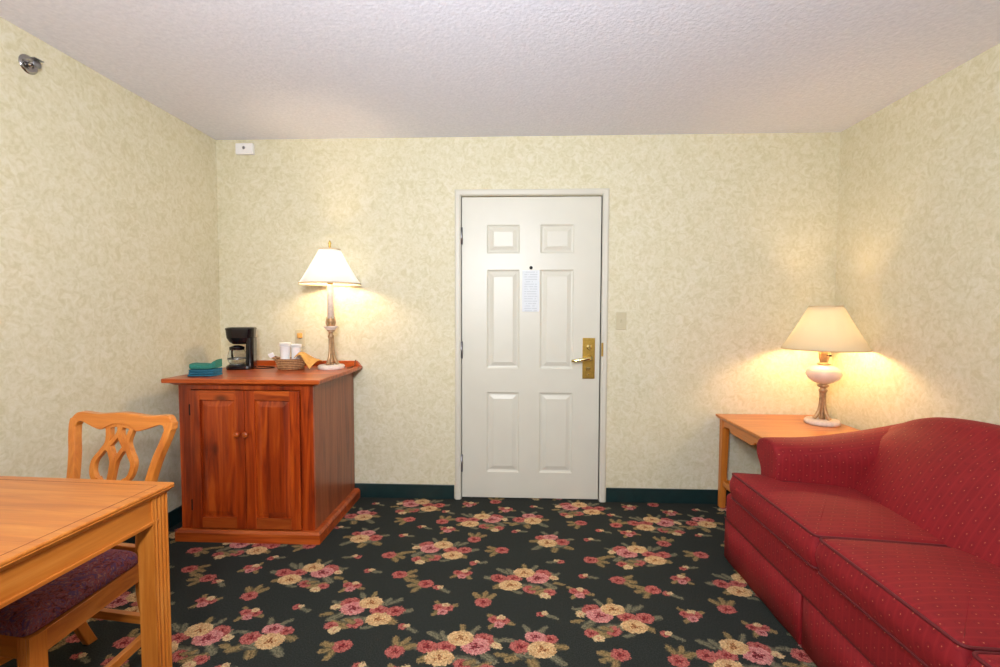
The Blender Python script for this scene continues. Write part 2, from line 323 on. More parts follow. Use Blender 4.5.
# ------------------------------------------------------------------ mesh helpers
class MB:
    def __init__(s): s.v = []; s.f = []; s.sm = []
    def add(s, vs, fs, smooth=False):
        o = len(s.v); s.v += [tuple(a) for a in vs]; s.f += [tuple(i+o for i in f) for f in fs]; s.sm += [smooth]*len(fs); return s
    def box(s, x0, x1, y0, y1, z0, z1):
        v = [(x, y, z) for z in (z0, z1) for y in (y0, y1) for x in (x0, x1)]
        return s.add(v, [(0, 2, 3, 1), (4, 5, 7, 6), (0, 1, 5, 4), (2, 6, 7, 3), (0, 4, 6, 2), (1, 3, 7, 5)])
    def taper(s, x0, x1, y0, y1, z0, z1, X0, X1, Y0, Y1):   # bottom rect -> top rect
        v = [(x0, y0, z0), (x1, y0, z0), (x0, y1, z0), (x1, y1, z0), (X0, Y0, z1), (X1, Y0, z1), (X0, Y1, z1), (X1, Y1, z1)]
        return s.add(v, [(0, 2, 3, 1), (4, 5, 7, 6), (0, 1, 5, 4), (2, 6, 7, 3), (0, 4, 6, 2), (1, 3, 7, 5)])
    def loft(s, rings, cap=(True, True), smooth=True, closed=True):
        n = len(rings[0]); vs = [p for r in rings for p in r]; fs = []
        for i in range(len(rings)-1):
            for j in range(n if closed else n-1):
                k = (j+1) % n; fs.append((i*n+j, i*n+k, (i+1)*n+k, (i+1)*n+j))
        s.add(vs, fs, smooth)
        if cap[0]: s.add(rings[0], [tuple(range(n))[::-1]])
        if cap[1]: s.add(rings[-1], [tuple(range(n))])
        return s
    def lathe(s, prof, c=(0, 0, 0), seg=32, cap=(True, True), axis='z', sx=1, sy=1):
        rings = []
        for r, h in prof:
            ring = []
            for k in range(seg):
                a = 2*PI*k/seg; x, y = r*math.cos(a)*sx, r*math.sin(a)*sy
                p = {'z': (x, y, h), 'y': (x, -h, y), 'x': (h, x, y)}[axis]
                ring.append((c[0]+p[0], c[1]+p[1], c[2]+p[2]))
            rings.append(ring)
        return s.loft(rings, cap)
    def tube(s, path, r, seg=10, cap=True):
        pts = [Vector(p) for p in path]; rs = r if isinstance(r, (list, tuple)) else [r]*len(pts)
        rings = []; nrm = None
        for i, p in enumerate(pts):
            d = (pts[min(i+1, len(pts)-1)]-pts[max(i-1, 0)]).normalized()
            if nrm is None: nrm = d.cross(Vector((0, 0, 1))); nrm = nrm if nrm.length > .1 else d.cross(Vector((1, 0, 0)))
            nrm = (nrm-d*nrm.dot(d)).normalized(); b = d.cross(nrm)
            rings.append([p+(nrm*math.cos(2*PI*k/seg)+b*math.sin(2*PI*k/seg))*rs[i] for k in range(seg)])
        return s.loft(rings, (cap, cap))
    def prism(s, poly, a, b, plane='xz'):   # extrude a 2-D outline between two depths, bmesh-triangulated caps
        f = {'xz': lambda p, d: (p[0], d, p[1]), 'yz': lambda p, d: (d, p[0], p[1]), 'xy': lambda p, d: (p[0], p[1], d)}[plane]
        n = len(poly)
        s.add([f(p, a) for p in poly]+[f(p, b) for p in poly], [(i, (i+1) % n, n+(i+1) % n, n+i) for i in range(n)])
        s.add([f(p, a) for p in poly], [tuple(range(n))[::-1]]); s.add([f(p, b) for p in poly], [tuple(range(n))]); return s
    def map(s, fn): s.v = [tuple(fn(*p)) for p in s.v]; return s
    def build(s, name, mat, parent=None, bevel=0, uv=False, sub=0, seg=2):
        me = bpy.data.meshes.new(name); me.from_pydata(s.v, [], s.f); me.polygons.foreach_set('use_smooth', s.sm)
        me.materials.append(mat)
        bm = bmesh.new(); bm.from_mesh(me); bmesh.ops.remove_doubles(bm, verts=bm.verts, dist=1e-5)
        bmesh.ops.recalc_face_normals(bm, faces=bm.faces); bm.to_mesh(me); bm.free()
        if uv:
            ul = me.uv_layers.new(name='UVMap')
            for pl in me.polygons:
                n = pl.normal; a = max(range(3), key=lambda i: abs(n[i]))
                for li in pl.loop_indices:
                    c = me.vertices[me.loops[li].vertex_index].co
                    ul.data[li].uv = {0: (c.y, c.z), 1: (c.x, c.z), 2: (c.y, c.x)}[a]
        o = bpy.data.objects.new(name, me); C.objects.link(o)
        if parent: o.parent = parent
        if bevel:
            m = o.modifiers.new('bevel', 'BEVEL'); m.width = bevel; m.segments = seg; m.limit_method = 'ANGLE'; m.angle_limit = .6
        if sub:
            m = o.modifiers.new('sub', 'SUBSURF'); m.levels = sub; m.render_levels = sub
        return o
def thing(name, label, cat, loc=(0, 0, 0), rotz=0, group=None):
    o = bpy.data.objects.new(name, None); C.objects.link(o); o.empty_display_size = .1
    o.location = loc; o.rotation_euler = (0, 0, rotz); o['label'] = label; o['category'] = cat
    if group: o['group'] = group
    return o
def tag(o, label, cat, group=None):
    o['label'] = label; o['category'] = cat
    if group: o['group'] = group
    return o
def struct(o): o['kind'] = 'structure'; return o
def smooth_path(pts, n=8):
    out = []
    P = [Vector(p) for p in pts]
    for i in range(len(P)-1):
        a, b, c, d = P[max(i-1, 0)], P[i], P[i+1], P[min(i+2, len(P)-1)]
        for k in range(n):
            u = k/n
            out.append(.5*((2*b)+(c-a)*u+(2*a-5*b+4*c-d)*u*u+(3*b-a-3*c+d)*u**3))
    out.append(P[-1]); return out
def strip(path, w, a, b):    # flat strip in the xz plane following a 2-D path, thickness a..b in y
    mb = MB(); P = smooth_path([(x, z, 0) for x, z in path]); L, R = [], []
    ws = w if isinstance(w, (list, tuple)) else [w, w]
    for i, p in enumerate(P):
        d = (P[min(i+1, len(P)-1)]-P[max(i-1, 0)]).normalized(); n = Vector((-d.y, d.x, 0))
        hw = (ws[0]+(ws[1]-ws[0])*i/(len(P)-1))/2
        L.append(p+n*hw); R.append(p-n*hw)
    rings = [[(l.x, a, l.y), (r.x, a, r.y), (r.x, b, r.y), (l.x, b, l.y)] for l, r in zip(L, R)]
    return mb.loft(rings, (True, True), smooth=False)

# ------------------------------------------------------------------ the room
YB = -5.5
struct(MB().box(-.1, W+.1, YB-.1, .1, -.1, 0).build('floor', M['carpet']))
struct(MB().box(-.1, W+.1, YB-.1, .1, H, H+.1).build('ceiling', M['ceiling']))
struct(MB().box(-.1, 0, YB-.1, .1, 0, H).build('wall_left', M['wall']))
struct(MB().box(W, W+.1, YB-.1, .1, 0, H).build('wall_right', M['wall']))
DX0, DX1, DZ1 = 1.668, 2.592, 2.040       # door slab
OX0, OX1, OZ = DX0-.004, DX1+.006, DZ1+.005
wb = MB(); wb.box(0, OX0, 0, .1, 0, H); wb.box(OX1, W, 0, .1, 0, H); wb.box(OX0, OX1, 0, .1, OZ, H)
struct(wb.build('wall_back', M['wall']))
struct(MB().box(0, W, YB-.1, YB, 0, H).build('wall_front', M['wall']))
def baseb(name, x0, x1, y0, y1): return struct(MB().box(x0, x1, y0, y1, 0, .096).build(name, M['baseboard'], bevel=.003))
bb = MB(); bb.box(.012, DX0-.052, -.012, 0, 0, .096); bb.box(DX1+.052, W-.012, -.012, 0, 0, .096)
struct(bb.build('baseboard_back', M['baseboard'], bevel=.003))
baseb('baseboard_left', 0, .012, YB, 0); baseb('baseboard_right', W-.012, W, YB, 0)

# door casing
def casing():
    mb = MB(); x0, x1, z1, w = DX0-.006, DX1+.008, DZ1+.007, .040
    prof = [(0, 0), (0, .010), (.008, .016), (.030, .018), (w, .012), (w, 0)]   # (outward, proud)
    def ring(f): return [f(o, d) for o, d in prof]
    rings = [ring(lambda o, d: (x0-o, -d, 0)), ring(lambda o, d: (x0-o, -d, z1+o)), ring(lambda o, d: (x1+o, -d, z1+o)), ring(lambda o, d: (x1+o, -d, 0))]
    mb.loft(rings, (True, True), smooth=False)
    # jambs behind the casing and the stop
    mb.box(x0-.002, OX0, -.004, .1, 0, z1); mb.box(OX1, x1+.002, -.004, .1, 0, z1)
    return mb
tr = struct(casing().build('trim_1', M['casing']))
s = MB(); s.box(DX1+.0082, DX1+.020, -.0175, -.0155, .985, 1.075); s.box(DX1+.0075, DX1+.0085, -.016, -.004, .985, 1.075)
s.build('strike_plate', M['brass'], tr)

# door slab with six raised panels
def door():
    mb = MB(); t0, t1 = .008, .048
    cols = [(DX0+.168, DX0+.388), (DX0+.524, DX0+.748)]
    rows = [(.186, .735), (.896, 1.560), (1.668, 1.858)]
    xs = [DX0]+[a for c in cols for a in c]+[DX1]; zs = [.010]+[a for r in rows for a in r]+[DZ1]
    def quad(x0, x1, z0, z1, y): mb.add([(x0, y, z0), (x1, y, z0), (x1, y, z1), (x0, y, z1)], [(0, 1, 2, 3)])
    for i in range(5):
        for j in range(7):
            if i in (1, 3) and j in (1, 3, 5):
                x0, x1, z0, z1 = xs[i], xs[i+1], zs[j], zs[j+1]
                steps = [(0, 0), (.008, .007), (.016, .009), (.022, .008), (.046, .0005), (.049, .001)]
                pr = None
                for ins, dep in steps:
                    r = [(x0+ins, t0+dep, z0+ins), (x1-ins, t0+dep, z0+ins), (x1-ins, t0+dep, z1-ins), (x0+ins, t0+dep, z1-ins)]
                    if pr: mb.add(pr+r, [(k, (k+1) % 4, 4+(k+1) % 4, 4+k) for k in range(4)])
                    pr = r
                mb.add(pr, [(0, 1, 2, 3)])
            else: quad(xs[i], xs[i+1], zs[j], zs[j+1], t0)
    a = [(DX0, t0, .01), (DX1, t0, .01), (DX1, t0, DZ1), (DX0, t0, DZ1)]; b = [(p[0], t1, p[2]) for p in a]
    mb.add(a+b, [(0, 4, 5, 1), (1, 5, 6, 2), (2, 6, 7, 3), (3, 7, 4, 0), (4, 7, 6, 5)])
    return mb
dr = struct(door().build('door_1', M['white_paint']))
struct(MB().box(OX0, OX1, .05, .1, 0, OZ).build('gap_filler', M['dark']))          # near-black filler behind the slab, stands in for shade in the gap
for z0, z1 in ((1.730, 1.836), (.966, 1.075), (.192, .303)):
    h = MB(); h.lathe([(.0085, z0), (.0085, z1)], (DX0-.001, -.002, 0), 14)
    for z in (z0-.003, z1): h.lathe([(.005, z), (.009, z+.001), (.006, z+.004)], (DX0-.001, -.002, 0), 12)
    h.box(DX0, DX0+.004, -.002, .009, z0, z1)
    h.build('hinge', M['steel'], dr)
lk = MB().box(2.478, 2.560, .000, .008, .832, 1.106).build('lock_plate', M['brass'], dr, bevel=.003)
lv = MB(); lv.lathe([(.020, -.0), (.020, .010), (.013, .014), (.012, .045)], (2.524, 0, .972), 20, axis='y')
lv.tube([(2.524, -.045, .972), (2.505, -.050, .971), (2.47, -.050, .965), (2.42, -.048, .957), (2.40, -.044, .954)], [.014, .0135, .011, .010, .009], 12)
lv.build('lever_handle', M['bright_brass'], lk)
tb = MB(); tb.lathe([(.019, 0), (.019, .006), (.012, .010)], (2.520, 0, 1.045), 20, axis='y'); tb.box(2.514, 2.527, -.028, -.008, 1.026, 1.062)
tb.build('thumb_turn', M['bright_brass'], lk, bevel=.002)
cv = MB(); cv.box(2.500, 2.530, -.006, .001, .890, .912); cv.lathe([(.006, 0), (.006, .008)], (2.515, 0, .862), 12, axis='y')
cv.build('key_cover', M['bright_brass'], lk, bevel=.002)
ph = MB(); ph.lathe([(.011, -.008), (.011, -.004), (.007, -.002)], (2.131, 0, 1.573), 20, axis='y'); ph.build('peephole', M['dark'], dr)
nt = MB().box(-.057, .057, -.001, .001, -.138, .138).build('door_notice', M['notice']); nt.location = (2.130, .0055, 1.418)
tag(nt, 'small white printed notice card stuck on the entrance door below the peephole', 'notice')

# wall fittings
t = thing('light_switch', 'ivory single toggle light switch on the wall right of the door', 'switch', (2.729, 0, 1.22))
MB().box(-.035, .035, -.006, 0, -.058, .058).build('cover_plate', M['ivory_plastic'], t, bevel=.003)
MB().taper(-.005, .005, -.010, -.005, -.012, .012, -.004, .004, -.018, -.006).build('toggle', M['ivory_plastic'], t, bevel=.001)
t = thing('power_outlet', 'ivory power outlet low on the back wall behind the wicker basket', 'outlet', (.560, 0, 1.095))
MB().box(-.035, .035, -.006, 0, -.058, .058).build('cover_plate', M['ivory_plastic'], t, bevel=.003)
MB().lathe([(.016, .004), (.016, .008)], (0, 0, -.02), 20, axis='y').build('socket_face', M['ivory_plastic'], t)
MB().lathe([(.016, .004), (.016, .008)], (0, 0, .02), 20, axis='y').build('socket_face', M['ivory_plastic'], t)
plug = MB().box(-.013, .013, -.040, -.0085, .002, .036).build('cord_plug', M['napkin'], None, bevel=.005)
plug.location = (.566, 0, 1.095); tag(plug, 'tan plug pushed into the ivory wall outlet behind the basket', 'plug')
t = thing('wall_sensor', 'white rectangular sensor box high on the back wall near the left corner', 'sensor', (.209, 0, 2.364))
MB().taper(-.060, .060, -.028, 0, -.037, .037, -.060, .060, -.028, 0).build('housing', M['white_plastic'], t, bevel=.006, seg=3)
MB().lathe([(.010, .028), (.010, .031), (.006, .033)], (0, 0, .005), 16, axis='y').build('lens', M['steel'], t)
t = thing('fire_sprinkler', 'chrome sidewall fire sprinkler high on the left wall', 'sprinkler', (0, -1.186, 2.300)); t.scale = (.60, .95, .95)
MB().lathe([(.040, 0), (.040, .003), (.034, .010), (.020, .013), (.018, .004)], seg=32, axis='x').build('escutcheon', M['chrome'], t)
sp = MB(); sp.lathe([(.011, 0), (.011, .022), (.008, .026), (.008, .034)], seg=16, axis='x')
sp.tube([(.03, .014, 0), (.045, .016, 0), (.062, .004, 0)], .0035, 8); sp.tube([(.03, -.014, 0), (.045, -.016, 0), (.062, -.004, 0)], .0035, 8); sp.tube([(.03, 0, 0), (.062, 0, 0)], .003, 8)
sp.build('sprinkler_head', M['chrome'], t)
df = MB(); df.lathe([(.004, .060), (.018, .064), (.018, .066), (.004, .068)], seg=16, axis='x'); df.box(.050, .085, -.020, .020, .018, .0205)
df.build('deflector', M['steel'], t)

# ------------------------------------------------------------------ pine cabinet
CZ = .910
t = thing('storage_cabinet', 'red stained pine two-door cabinet against the back wall', 'cabinet', (0, 0, 0))
x0, x1, yf, yb = .176, .930, -.630, -.016
b = MB(); b.box(x0, x1-.018, yf+.02, yb, .06, .885)
b.build('carcass', M['pine'], t)
b = MB(); b.box(x1-.018, x1, yf+.02, yb, .06, .885); b.build('side_panel', M['pine_sheen_tint'], t)
ff = MB()
ff.box(x0, .246, yf, yf+.02, .06, .885); ff.box(.864, x1, yf, yf+.02, .06, .885); ff.box(.246, .864, yf, yf+.02, .846, .885); ff.box(.246, .864, yf, yf+.02, .06, .072)
ff.build('face_frame', M['pine'], t, bevel=.002)
pl = MB(); pl.box(.153, .968, -.658, -.013, 0, .052); pl.taper(.153, .968, -.658, -.013, .052, .066, .165, .956, -.646, -.013)
pl.build('plinth', M['pine_x'], t, bevel=.002)
tp = MB()
tp.taper(.165, .945, -.645, -.002, .872, .886, .140, .972, -.668, -.002)
tp.box(.120, .990, -.685, -.002, .886, CZ)
tp.build('cabinet_top', M['pine_x'], t, bevel=.006, seg=3)
lip = MB(); pr = [(.20, CZ-.002)]+[(.20+.03*math.sin(a), CZ+.034*(1-math.cos(a))) for a in (.5, 1.0, 1.5)]+[(.93, CZ+.034)]+[(.985-.03*math.cos(a)*1, CZ+.034*math.cos(a*.9)) for a in (0, .5, 1.0)]+[(.985, CZ-.002)]
lip.prism(pr, -.020, -.003, 'xz'); lip.build('backsplash', M['pine_x'], t, bevel=.003)
def cab_door(a, c, knobx):
    z0, z1 = .076, .842; st = .054; rt_, rb = .052, .058; y0 = yf-.016
    mb = MB(); pa, pb, pz0, pz1 = a+st, c-st, z0+rb, z1-rt_
    mb.box(a, pa, y0, yf-.0005, z0, z1); mb.box(pb, c, y0, yf-.0005, z0, z1)
    d = mb.build('door', M['pine'], t, bevel=.002)
    MB().box(pa, pb, y0+.0005, yf-.0005, pz1, z1).build('rail', M['pine_x'], d, bevel=.0015); MB().box(pa, pb, y0+.0005, yf-.0005, z0, pz0).build('rail', M['pine_x'], d, bevel=.0015)
    mb = MB(); pr_ = None
    for ins, y in ((0, yf-.003), (.004, yf-.003), (.006, yf-.005), (.034, yf-.012), (.036, yf-.0125)):
        r = [(pa+ins, y, pz0+ins), (pb-ins, y, pz0+ins), (pb-ins, y, pz1-ins), (pa+ins, y, pz1-ins)]
        if pr_: mb.add(pr_+r, [(k, (k+1) % 4, 4+(k+1) % 4, 4+k) for k in range(4)])
        pr_ = r
    mb.add(pr_, [(0, 1, 2, 3)])
    mb.build('panel', M['pine'], d)
    mb = MB(); mb.lathe([(.007, .0), (.006, .010), (.009, .015), (.0155, .020), (.0165, .026), (.012, .032), (.003, .034)], (knobx, y0, .606), 20, axis='y')
    mb.build('knob', M['pine_x'], d)
cab_door(.250, .553, .522); cab_door(.557, .860, .571)
for z in (.205, .735): MB().box(.2455, .2515, yf-.018, yf-.010, z-.03, z+.03).build('hinge', M['dark'], t)

# ------------------------------------------------------------------ lamps
def lamp_shade(parent, zb, zt, rb, rt_, mat, seg=48):
    rings = []
    prof = [(rb, zb), (rb*.985+rt_*.015, zb+.006)]+[(rb+(rt_-rb)*k/8-.003*math.sin(PI*k/8), zb+(zt-zb)*k/8) for k in range(1, 8)]+[(rt_, zt)]
    mb = MB(); out = prof; inn = [(r-.0018, z) for r, z in reversed(prof)]
    mb.lathe(out+inn+[out[0]], (0, 0, 0), seg, (False, False))
    sh = mb.build('lamp_shade', mat, parent)
    for r, z in ((rb, zb), (rt_, zt)):
        e = MB(); e.lathe([(r+.0012, z-.004), (r+.0012, z+.004), (r-.003, z+.004), (r-.003, z-.004), (r+.0012, z-.004)], (0, 0, 0), seg, (False, False))
        e.build('shade_trim', M['shade_trim'], sh)
    return sh
def harp(parent, z0, z1, w, mat):
    mb = MB(); zb = z0
    for s_ in (-1, 1):
        mb.tube(smooth_path([(0.012*s_, 0, zb), (w*s_, 0, zb+.05), (w*s_, 0, z1-.06), (.0*s_, 0, z1)]), .0018, 8)
    for a in (0, 2*PI/3, 4*PI/3): pass
    mb.build('harp', mat, parent)
def spider(parent, z, r, mat):
    mb = MB()
    for k in range(3):
        a = 2*PI*k/3+.4; mb.tube([(0, 0, z-.006), (r*math.cos(a), r*math.sin(a), z-.002)], .0016, 6)
    mb.lathe([(.008, z-.009), (.008, z-.004)], (0, 0, 0), 12); mb.build('shade_spider', mat, parent)
def leaf_legs(mb, n, z0, z1, zoff=.3, r0=.040, r1=.012):
    for k in range(n):
        a = 2*PI*k/n+zoff
        P = smooth_path([(r0*math.cos(a), r0*math.sin(a), z0), (r0*.55*math.cos(a), r0*.55*math.sin(a), z0+(z1-z0)*.18), (r1*math.cos(a), r1*math.sin(a), z0+(z1-z0)*.5), (r1*.9*math.cos(a), r1*.9*math.sin(a), z1)])
        m = len(P); mb.tube(P, [.012-.004*i/m for i in range(m)], 10)
# tall candlestick lamp
t = thing('table_lamp', 'tall lit candlestick lamp with cream shade on the pine cabinet', 'lamp', (.852, -.192, CZ))
b = MB(); b.lathe([(.079, 0), (.082, .006), (.082, .020), (.077, .027), (.05, .029)], seg=40); b.build('base', M['lamp_white'], t)
b = MB(); leaf_legs(b, 3, .030, .215); b.lathe([(.020, .028), (.014, .05), (.014, .19), (.019, .205), (.020, .212), (.014, .218), (.014, .235), (.026, .248), (.023, .25)], seg=24)
b.build('stem', M['lamp_taupe'], t)
b = MB(); b.lathe([(.016, .236), (.022, .246), (.044, .268), (.046, .274), (.040, .275), (.020, .262)], seg=32, cap=(True, True)); b.build('drip_cup', M['lamp_white'], t)
b = MB(); b.lathe([(.020, .268), (.017, .285), (.023, .300), (.023, .306), (.018, .330), (.016, .335)], seg=24)
for k in range(4):
    a = PI/2*k+.5; b.tube([(.020*math.cos(a), .020*math.sin(a), .272), (.027*math.cos(a), .027*math.sin(a), .295), (.023*math.cos(a), .023*math.sin(a), .335)], [.004, .005, .002], 8)
b.build('candle_collar', M['lamp_taupe'], t)
MB().lathe([(.0195, .30), (.0195, .535), (.014, .54)], seg=24).build('candle_tube', M['lamp_white'], t)
b = MB(); b.lathe([(.014, .538), (.017, .545), (.017, .575), (.012, .58)], seg=20); b.build('socket', M['brass'], t)
b = MB(); b.lathe([(.012, .58), (.013, .59), (.026, .612), (.031, .635), (.026, .658), (.010, .670), (.001, .671)], seg=24); b.build('light_bulb', M['bulb1'], t)
harp(t, .560, .762, .052, M['brass']); spider(t, .757, .063, M['brass'])
lamp_shade(t, .542, .758, .186, .064, M['shade'])
b = MB(); b.lathe([(.004, .757), (.004, .772), (.009, .778), (.006, .788), (.010, .796), (.005, .812), (.001, .818)], seg=16); b.build('finial', M['brass'], t)
# squat ceramic lamp
LX, LY, TZ = 3.880, -.258, .610
t = thing('table_lamp', 'squat lit lamp with round blush ceramic body and wide cream shade on the corner table', 'lamp', (LX, LY, TZ))
b = MB(); b.lathe([(.088, 0), (.092, .006), (.092, .018), (.085, .027), (.05, .029)], seg=40); b.build('base', M['lamp_white'], t)
b = MB(); leaf_legs(b, 3, .030, .20, .9, .046, .012); b.lathe([(.018, .028), (.011, .06), (.011, .18), (.022, .196), (.024, .206), (.016, .212), (.016, .220), (.030, .226), (.031, .234), (.018, .240), (.02, .25)], seg=28)
b.build('stem', M['lamp_taupe'], t)
b = MB(); b.lathe([(.018, .240), (.05, .252), (.078, .272), (.092, .300), (.086, .326), (.062, .346), (.028, .356), (.024, .358)], seg=48); b.build('ceramic_body', M['ceramic'], t)
b = MB(); b.lathe([(.028, .354), (.036, .358), (.036, .364), (.020, .369), (.018, .380)], seg=28)
for s_ in (-1, 1): b.tube([(.018*s_, 0, .372), (.026*s_, 0, .40), (.030*s_, 0, .44)], .005, 8)
b.build('neck_ring', M['lamp_taupe'], t)
b = MB(); b.lathe([(.019, .372), (.021, .38), (.021, .435), (.015, .455), (.014, .497)], seg=24); b.build('socket', M['lamp_taupe'], t)
b = MB(); b.lathe([(.003, .0), (.003, .024), (.006, .026), (.006, .034)], (0.004, -.018, .415), 10, axis='y'); b.build('switch_key', M['dark'], t)
b = MB(); b.lathe([(.012, .495), (.014, .510), (.028, .540), (.033, .570), (.028, .595), (.010, .607), (.001, .608)], seg=24); b.build('light_bulb', M['bulb2'], t)
harp(t, .430, .702, .055, M['brass']); spider(t, .702, .085, M['brass'])
lamp_shade(t, .452, .705, .221, .086, M['shade2'])
# cords
o = MB().tube(smooth_path([(.946, -.170, CZ+.0035), (.965, -.13, CZ+.0035), (.945, -.08, CZ+.0035), (.950, -.045, CZ+.0035), (.945, -.028, CZ+.010), (.945, -.022, CZ+.030), (.945, -.012, CZ+.039), (.945, -.004, CZ+.037)]), .0028, 8).build('lamp_cord', M['cord'])
tag(o, 'thin brown cord running from the tall lamp over the cabinet back edge', 'cord')

# ------------------------------------------------------------------ coffee maker
t = thing('coffee_maker', 'black drip coffee maker on the pine cabinet', 'coffee maker', (.290, -.225, CZ), math.radians(20)); t.scale = (.90, .90, 1)
def rr(x0, x1, y0, y1, r, n=6):
    out = []
    for cx, cy, a0 in ((x1-r, y1-r, 0), (x0+r, y1-r, PI/2), (x0+r, y0+r, PI), (x1-r, y0+r, 3*PI/2)):
        for k in range(n+1):
            a = a0+PI/2*k/n; out.append((cx+r*math.cos(a), cy+r*math.sin(a)))
    return out
def rrloft(mb, secs):
    return mb.loft([[(x, y, z) for x, y in rr(*s_[1:])] for s_ in secs for z in (s_[0],)], (True, True), smooth=False)
b = MB(); rrloft(b, [(0, -.092, .080, -.072, .072, .045), (.006, -.095, .082, -.075, .075, .045), (.022, -.095, .082, -.075, .075, .045), (.028, -.088, .078, -.068, .068, .042)]); b.build('base', M['black'], t)
MB().lathe([(.052, .028), (.054, .031), (.050, .033)], (-.032, 0, 0), 32).build('warming_plate', M['steel'], t)
b = MB(); rrloft(b, [(.02, .030, .082, -.070, .070, .024), (.20, .034, .084, -.072, .072, .024)]); b.build('water_tank', M['black'], t)
b = MB(); rrloft(b, [(.160, -.058, .05, -.052, .052, .048), (.172, -.075, .07, -.064, .064, .052), (.200, -.090, .082, -.074, .074, .05), (.252, -.094, .086, -.077, .077, .045)]); b.build('filter_housing', M['black'], t)
b = MB(); rrloft(b, [(.252, -.096, .088, -.079, .079, .045), (.260, -.096, .088, -.079, .079, .045), (.266, -.080, .080, -.070, .070, .045)]); b.build('lid', M['black'], t)
MB().box(-.0965, -.093, -.018, .018, .216, .226).build('badge', M['steel'], t)
MB().box(-.094, -.088, .03, .05, .008, .020).build('power_switch', M['steel'], t, bevel=.002)
o = MB().tube(smooth_path([(.078, -.02, .004), (.12, -.035, .003), (.185, -.03, .003), (.20, .02, .003), (.13, .07, .003), (.08, .10, .003)]), .003, 8).build('power_cord', M['bcord'], t)
t2 = thing('coffee_carafe', 'glass coffee pot with black handle standing inside the coffee maker', 'carafe', (0, 0, 0))
t2.parent = None; a_ = math.radians(20); cx = .290-.029*math.cos(a_); cy = -.225-.029*math.sin(a_); t2.scale = (.9, .9, 1)
t2.location = (cx, cy, CZ+.0335); t2.rotation_euler = (0, 0, a_-1.0)
pr = [(.044, 0), (.055, .010), (.061, .035), (.060, .058), (.050, .082), (.043, .095), (.045, .102)]
b = MB(); b.lathe(pr+[(r-.002, z+.001) for r, z in reversed(pr)], seg=36, cap=(True, True)); b.build('glass_bowl', M['glass'], t2)
b = MB(); b.lathe([(.047, .088), (.048, .102), (.050, .104), (.046, .106)], seg=32, cap=(False, False)); b.lathe([(.046, .102), (.046, .108), (.03, .114), (.012, .118)], seg=32); b.build('lid', M['black'], t2)
b = MB(); b.tube(smooth_path([(-.046, 0, .098), (-.080, 0, .100), (-.096, 0, .078), (-.092, 0, .040), (-.078, 0, .022)]), [.007]*33, 10); b.build('handle', M['black'], t2)
b = MB(); b.lathe([(.0615, .030), (.0622, .032), (.0615, .036)], seg=36, cap=(False, False)); b.build('metal_band', M['steel'], t2)

# ------------------------------------------------------------------ folded cloths
def cloth(w, d, h, wav, seed):
    rnd = random.Random(seed); nx, ny = 18, 12; mb = MB()
    ph_ = [rnd.uniform(0, 6) for _ in range(4)]
    rings = []
    for i in range(nx+1):
        u = i/nx; x = (u-.5)*w; ring = []
        for k in range(28):
            a = 2*PI*k/28; ca, sa = math.cos(a), math.sin(a)
            y = d/2*(abs(ca)**.45)*(1 if ca > 0 else -1); z = h/2+h/2*(abs(sa)**.55)*(1 if sa > 0 else -1)
            e = 1-(2*u-1)**14*.25
            lift = wav*((abs(2*u-1))**2.4*(1.4 if u > .5 else .5)+.12*math.sin(u*9+ph_[0]))*(1 if sa > -.2 else .25)
            groove = -.10*h if 12 <= k <= 16 or k <= 1 or k >= 27 else 0
            ring.append((x+.002*math.sin(y*90+ph_[1]), y*e+.002*math.sin(x*60+ph_[2])+(groove if ca > 0 else -groove), z+lift))
        rings.append(ring)
    return mb.loft(rings)
zc = CZ+.0005
for i, (h, m, wv, lab) in enumerate([(.0125, 'blue', 0, 'blue folded washcloth at the bottom of the stack on the cabinet'), (.0125, 'blue', .001, 'blue folded washcloth second from the bottom of the cabinet stack'),
                              (.0125, 'blue', .0015, 'blue folded washcloth just under the green top cloth'), (.026, 'teal', .018, 'sea green rumpled cloth on top of the blue stack')]):
    o = cloth(.140-.002*i, .120, h, wv, i+3).build('folded_cloth', M[m]); o.location = (.268+.002*i, -.540, zc); o.rotation_euler = (0, 0, .10+.02*i)
    tag(o, lab, 'towel', 'washcloths stacked on the cabinet'); zc += h+.0006

# ------------------------------------------------------------------ basket with cups
t = thing('wicker_basket', 'round brown wicker basket holding white cups beside the tall lamp', 'basket', (.600, -.215, CZ))
b = MB()
for k in range(9):
    z = .006+.0065*k; r = .064+.014*(k/8)**.8
    b.tube([(1.12*r*math.cos(a*2*PI/40), r*math.sin(a*2*PI/40), z+.0015*math.sin(a*2*PI/40*20+k*PI)) for a in range(41)], .0042, 8, cap=False)
b.lathe([(.062, .001), (.066, .004), (.062, .007)], sx=1.1)
b.build('woven_wall', M['wicker'], t)
b = MB(); n_ = 24
for k in range(n_):
    a = 2*PI*k/n_; b.tube([(1.12*.066*math.cos(a), .066*math.sin(a), .002), (1.12*.082*math.cos(a), .082*math.sin(a), .060)], .0036, 6)
b.build('stake', M['wicker'], t)['kind'] = 'stuff'
b = MB(); b.tube([(1.12*.080*math.cos(2*PI*a/40), .080*math.sin(2*PI*a/40), .064) for a in range(41)], .0065, 8, cap=False); b.build('rim', M['wicker'], t)
for s_ in (-1, 1):
    b = MB(); b.tube(smooth_path([(s_*.084, -.03, .064), (s_*.108, -.022, .074), (s_*.118, 0, .078), (s_*.108, .022, .074), (s_*.084, .03, .064)]), .006, 8); b.build('handle', M['wicker'], t)
def cup(mb, r0, r1, h):
    mb.lathe([(r0, 0), (r0, .002), (r1, h), (r1+.002, h+.002), (r1-.002, h+.002), (r0-.003, .004)], seg=28, cap=(True, True)); return mb
